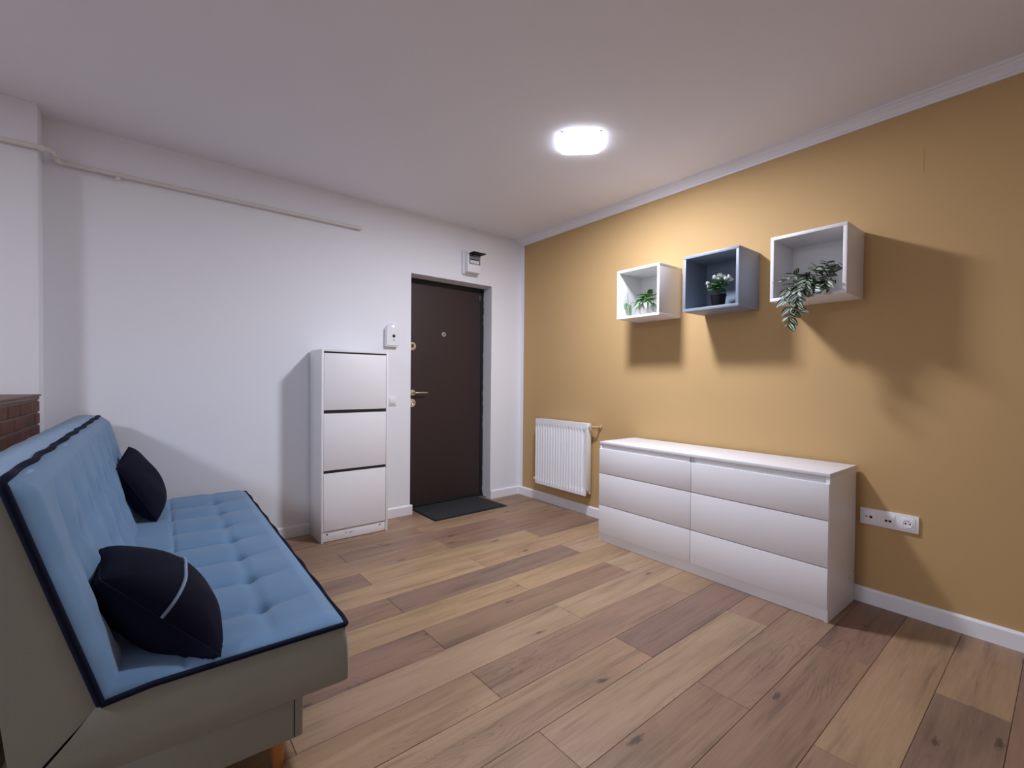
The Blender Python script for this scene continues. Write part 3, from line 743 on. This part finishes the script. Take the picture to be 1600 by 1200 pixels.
# ------------------------------------------------------------ pillows
def pillow(name, NB, NT, FB, FT, th, label, cord=None):
    """corners: near/far from the photo's side, bottom/top; a soft cushion slumped into its corner"""
    NB, NT, FB, FT = map(Vector, (NB, NT, FB, FT)); c = (NB+NT+FB+FT)/4
    ww = (FB-NB).cross(NT-NB).normalized()
    if ww.x < 0: ww = -ww
    n = 40
    def P(u, v, sgn):
        pinch = .045
        uu = u*(1-pinch*(1-v*v)); vv = v*(1-pinch*(1-u*u)); a, b_ = (uu+1)/2, (vv+1)/2
        p = NB.lerp(FB, a).lerp(NT.lerp(FT, a), b_)
        t_ = th*(max(0,(1-u*u))*max(0,(1-v*v)))**.40
        t_ += .005*math.sin(5*u+3*v)*(1-u*u)*(1-v*v)
        # short puckers running in from the corners
        t_ -= .004*math.sin(14*math.atan2(1-abs(v), 1-abs(u)+.01))*bump(1-abs(u), .35)*bump(1-abs(v), .35)*min(1, t_/.02)
        return p + ww*sgn*t_ - c
    t = bpy.data.objects.new(name, None)
    bm = bmesh.new(); fr = {}; bk = {}
    for i in range(n+1):
        for j in range(n+1):
            u = -math.cos(PI*i/n); v = -math.cos(PI*j/n); fr[i,j] = bm.verts.new(P(u, v, 1))
            bk[i,j] = fr[i,j] if i in (0,n) or j in (0,n) else bm.verts.new(P(u, v, -1))
    for i in range(n):
        for j in range(n):
            bm.faces.new((fr[i,j], fr[i+1,j], fr[i+1,j+1], fr[i,j+1])); bm.faces.new((bk[i,j], bk[i,j+1], bk[i+1,j+1], bk[i+1,j]))
    COL.objects.link(t); t.location = c; tag(t, label, 'pillow', 'navy pillows on the sofa bed')
    obj('cover', bm, M_pil, t, ang=70)
    bm = bmesh.new(); rim = []
    for a, b_, fx in ((-1,1,lambda q:(q,-1)), (-1,1,lambda q:(1,q)), (1,-1,lambda q:(q,1)), (1,-1,lambda q:(-1,q))):
        for k_ in range(20): q = a+(b_-a)*k_/20; u, v = fx(q); rim.append(P(u, v, 1))
    tube(bm, rim, .0034, 6, closed=True); obj('seam', bm, M_pil, t, ang=80)
    if cord is not None:
        pts_ = [P(u, cord, 1) + ww*.002 for u in [math.cos(PI*k_/40) for k_ in range(41)]]
        bm = bmesh.new(); tube(bm, pts_, .0052, 8); obj('cord', bm, M_pilc, t, ang=80)
    return t
pillow('pillow', (-3.134, -.749, .462), (-3.300, -.650, .752), (-3.095, -.40, .475), (-3.252, -.30, .822), .085, 'dark navy pillow without cord, at the far end of the sofa near the white wall')
pillow('pillow', (-3.040, -2.395, .452), (-3.300, -2.200, .672), (-3.050, -2.06, .470), (-3.325, -1.870, .665), .115, 'dark navy pillow with a pale blue cord at the near end of the sofa', cord=-.02)

# ------------------------------------------------------------ plants
def leaf_mesh(L, W_, droop=.25, fold=.12, nseg=7):
    """leaf along +x, blade across y; UV: u along, v = |across|"""
    bm = bmesh.new(); uvl = bm.loops.layers.uv.new('UVMap'); rows_ = []
    for i in range(nseg+1):
        t = i/nseg; x = L*t; hw = W_/2*max(.04, math.sin(PI*t**.8)**.8); z = -droop*L*t*t
        rows_.append([bm.verts.new((x, s*hw, z + fold*abs(s)*hw)) for s in (-1,-.5,0,.5,1)])
    for a, b_ in zip(rows_, rows_[1:]):
        for q in range(4):
            f = bm.faces.new((a[q], a[q+1], b_[q+1], b_[q]))
            for lp, s in zip(f.loops, (q, q+1, q+1, q)): lp[uvl].uv = (0, abs(s-2)/2)
    me = bpy.data.meshes.new('leaf'); bm.to_mesh(me); bm.free()
    for p in me.polygons: p.use_smooth = True
    return me
def leaf_at(me, parent, p, d, roll=0, sc=1.0):
    o = bpy.data.objects.new('leaf', me); COL.objects.link(o); o.parent = parent
    d = Vector(d).normalized(); y = Vector((0,0,1)).cross(d)
    y = y.normalized() if y.length > .05 else Vector((0,1,0)); z = d.cross(y)
    Mx = Matrix((d, y, z)).transposed().to_4x4() @ Matrix.Rotation(roll, 4, 'X') @ Matrix.Scale(sc, 4); Mx.translation = Vector(p)
    o.matrix_local = Mx; return o
RM = Matrix.Rotation(TH, 3, 'Z')
def plant_root(name, x, y, z, label, grp=None):
    t = empty(name, (0,0,0), TH, label, 'potted plant'); t.location = RM @ Vector((x, y, z)); return t
R1 = random.Random(21)
# plant 1: bright green, stone pot, spidery runner to the left
p1 = plant_root('potted_plant', -.165, -1.782, SZ[0], 'bright green potted plant in a small stone-grey pot with a trailing runner')
bm = bmesh.new(); lathe(bm, [(.030,.014),(.048,.020),(.057,.038),(.058,.060),(.054,.084),(.049,.084),(.047,.074),(.001,.074)], (0,0,0), 'Z', 28)
for a in range(3): cyl(bm, (.032*math.cos(a*2.1+.4), .032*math.sin(a*2.1+.4), 0.0003), (.036*math.cos(a*2.1+.4), .036*math.sin(a*2.1+.4), .022), .006, .010, 10)
obj('pot', bm, M_pots, p1)
bm = bmesh.new(); lathe(bm, [(.047,.0745),(.040,.080),(.001,.083)], (0,0,0), 'Z', 20); obj('soil', bm, M_soil, p1)
lg = leaf_mesh(.080, .034, .4); lg.materials.append(M_leafg)
lp = leaf_mesh(.078, .032, .75); lp.materials.append(M_leafp)
ls = leaf_mesh(.055, .012, .3); ls.materials.append(M_leafp)
bm = bmesh.new()
for i in range(40):
    a = R1.uniform(0, 2*PI); up_ = R1.uniform(.25, 1.0); r = R1.uniform(.005,.03); h = .082 + R1.uniform(.02, .10)
    p = Vector((r*math.cos(a)-.008, r*math.sin(a)-.012*up_, h)); tube(bm, [(r*.4*math.cos(a), r*.4*math.sin(a), .078), (p.x*.7, p.y*.7, h*.8), p], .0016, 5)
    leaf_at(lg, p1, p, (math.cos(a)-.15, math.sin(a)-.25, up_*.9-.1), R1.uniform(-.5,.5), R1.uniform(.65,1.05))
for i in range(22):
    a = i/22*2*PI + R1.uniform(-.2,.2); r = .034
    leaf_at(lp, p1, (r*math.cos(a)-.004, r*math.sin(a), .10+R1.uniform(-.008,.03)), (math.cos(a), math.sin(a), R1.uniform(-.3,.25)), R1.uniform(-.4,.4), R1.uniform(.75,1.1))
# runner
run = [(0,.01,.095), (-.03,.06,.118), (-.04,.10,.112), (-.045,.125,.098), (-.045,.135,.080)]
tube(bm, run, .002, 6)
tube(bm, [(-.045,.125,.10),(-.048,.14,.06),(-.048,.13,.012)], .0016, 6)
tube(bm, [(-.045,.135,.10),(-.046,.142,.15),(-.044,.146,.20)], .0022, 6)
obj('stem', bm, M_stem, p1)
for i in range(16):
    a = R1.uniform(0, 2*PI); leaf_at(ls if i % 3 else lp, p1, (-.045+R1.uniform(-.006,.006), .132+R1.uniform(-.02,.02), .098+R1.uniform(-.03,.022)), (math.cos(a)*.7, math.sin(a), R1.uniform(-.9,.3)), R1.uniform(-.8,.8), R1.uniform(.6,.95))
for i in range(5):
    leaf_at(ls, p1, (-.047, .135-.018*i*.3, .085-.008*i), (R1.uniform(-.2,.2), R1.uniform(-.5,.4), -1), R1.uniform(-.8,.8), R1.uniform(.8,1.3))

# plant 2: black pot, round leaves, white blossoms
p2 = plant_root('potted_plant', -.165, -2.374, SZ[1], 'small potted plant with white blossoms in a black pot')
bm = bmesh.new(); lathe(bm, [(.038,.0003),(.040,.003),(.049,.078),(.052,.080),(.052,.092),(.049,.093),(.047,.084),(.001,.084)], (0,0,0), 'Z', 28); obj('pot', bm, M_potb, p2)
bm = bmesh.new(); lathe(bm, [(.046,.0845),(.030,.088),(.001,.089)], (0,0,0), 'Z', 20); obj('soil', bm, M_soil, p2)
ld = leaf_mesh(.060, .042, .35, .05); ld.materials.append(M_leafd)
lw = leaf_mesh(.058, .040, .5, .05); lw.materials.append(M_leafg)
bm = bmesh.new()
for i in range(26):
    a = i*2.399; el = R1.uniform(-.25, .9); h = .125+R1.uniform(0, .055); r = .012
    p = Vector((r*math.cos(a), r*math.sin(a), h)); tube(bm, [(.008*math.cos(a), .008*math.sin(a), .086), p], .0016, 5)
    leaf_at(ld if i % 4 else lw, p2, p, (math.cos(a), math.sin(a), el), R1.uniform(-.5,.5), R1.uniform(.8,1.1))
pet = leaf_mesh(.020, .018, -.3, .1, 4); pet.materials.append(M_petal)
for fy, fz in ((.058,.168),(.064,.148),(.026,.205),(.012,.198),(-.030,.206),(-.044,.196),(-.072,.178),(-.090,.186),(-.100,.170),(-.022,.188),(.05,.135)):
    c = Vector((R1.uniform(-.045,-.005), fy, fz)); tube(bm, [(0,0,.12), (c.x*.5, c.y*.6, fz*.8), c], .0014, 5)
    fl = empty('blossom'); fl.parent = p2; fl.location = c
    for q in range(11):
        a = q*2.399; zc = 1-1.7*(q+.5)/11
        leaf_at(pet, fl, (0,0,0), (math.sqrt(max(0,1-zc*zc))*math.cos(a)-.3, math.sqrt(max(0,1-zc*zc))*math.sin(a), zc), R1.uniform(-.5,.5), R1.uniform(.8,1.15)).name = 'petal'
obj('stem', bm, M_stem, p2)

# plant 3: trailing, striped leaves
p3 = plant_root('potted_plant', -.175, -2.985, SZ[2], 'trailing potted plant with cream-striped dark leaves spilling over its shelf')
bm = bmesh.new(); lathe(bm, [(.036,.0003),(.038,.003),(.048,.070),(.050,.080),(.046,.080),(.001,.074)], (0,0,0), 'Z', 24); obj('pot', bm, M_potb, p3)
lv = leaf_mesh(.062, .036, .3, .18); lv.materials.append(M_leafv)
lv2 = leaf_mesh(.056, .031, .1, .25); lv2.materials.append(M_leafv)
bm = bmesh.new()
# vines: lists of points (local: x towards the room is negative, +y is to the left in the photo)
vines = [
 [(0,0,.07),(-.03,-.03,.12),(-.06,-.06,.15),(-.08,-.075,.165)],
 [(0,0,.07),(-.02,-.06,.11),(-.05,-.12,.12),(-.07,-.15,.125)],
 [(0,0,.07),(-.04,-.02,.11),(-.09,-.06,.09),(-.125,-.08,.05),(-.135,-.10,.01)],
 [(0,0,.07),(-.05,.03,.11),(-.10,.05,.09),(-.13,.06,.04),(-.14,.055,.0)],
 [(0,0,.07),(-.04,.05,.12),(-.08,.09,.115),(-.11,.13,.10),(-.12,.155,.085)],
 [(0,0,.07),(-.05,.06,.10),(-.10,.09,.075),(-.13,.10,.03),(-.140,.10,-.03),(-.142,.095,-.08),(-.140,.10,-.125),(-.138,.10,-.16)],
 [(0,0,.07),(-.05,.04,.09),(-.10,.06,.06),(-.135,.065,.0),(-.142,.06,-.05),(-.142,.045,-.085)],
 [(0,0,.07),(-.03,.0,.13),(-.06,-.01,.15),(-.09,-.02,.135)],
 [(0,0,.07),(-.05,.0,.10),(-.10,-.02,.06),(-.13,-.02,.015)],
 [(0,0,.07),(-.04,.07,.10),(-.09,.12,.07),(-.12,.13,.02),(-.14,.125,-.02)],
 [(0,0,.07),(.0,-.03,.11),(.0,-.06,.13),(-.02,-.075,.15)],
 [(0,0,.07),(-.01,.04,.11),(-.03,.08,.125),(-.05,.11,.13)],
 [(0,0,.07),(-.04,-.05,.10),(-.08,-.08,.085),(-.12,-.085,.055)],
 [(0,0,.07),(-.05,.02,.11),(-.09,.025,.10),(-.125,.02,.07),(-.14,.015,.03)]]
def lerp_path(P_, t):
    P_ = [Vector(p) for p in P_]; n = len(P_)-1; k = min(n-1, int(t*n)); f = t*n-k; return P_[k].lerp(P_[k+1], f), (P_[k+1]-P_[k]).normalized()
for vi, V in enumerate(vines):
    tube(bm, V, .0018, 6)
    nl = 12 if len(V) > 5 else 9
    for k in range(nl):
        t_ = .30 + .70*k/(nl-1) if len(V) > 3 else .25+.75*k/(nl-1)
        p, d = lerp_path(V, min(.999, t_)); side = (-1)**k
        perp = Vector((R1.uniform(-.55,-.05), side*R1.uniform(.5,1.0), R1.uniform(-.35,.45)))
        dd = d*.55 + perp + Vector((0,0,-.25 if p.z < .06 else .12))
        if p.z > -.02 and (p + dd.normalized()*.075).y < -.148: dd.y = abs(dd.y)*.3; dd.x -= .5
        # roll so that blades face the room
        leaf_at(lv if k % 2 else lv2, p3, p, dd, R1.uniform(-.5,.5) + (.9*(-side) if p.z < .05 else .35*(-side)), R1.uniform(.75,1.15))
obj('stem', bm, M_stem, p3)
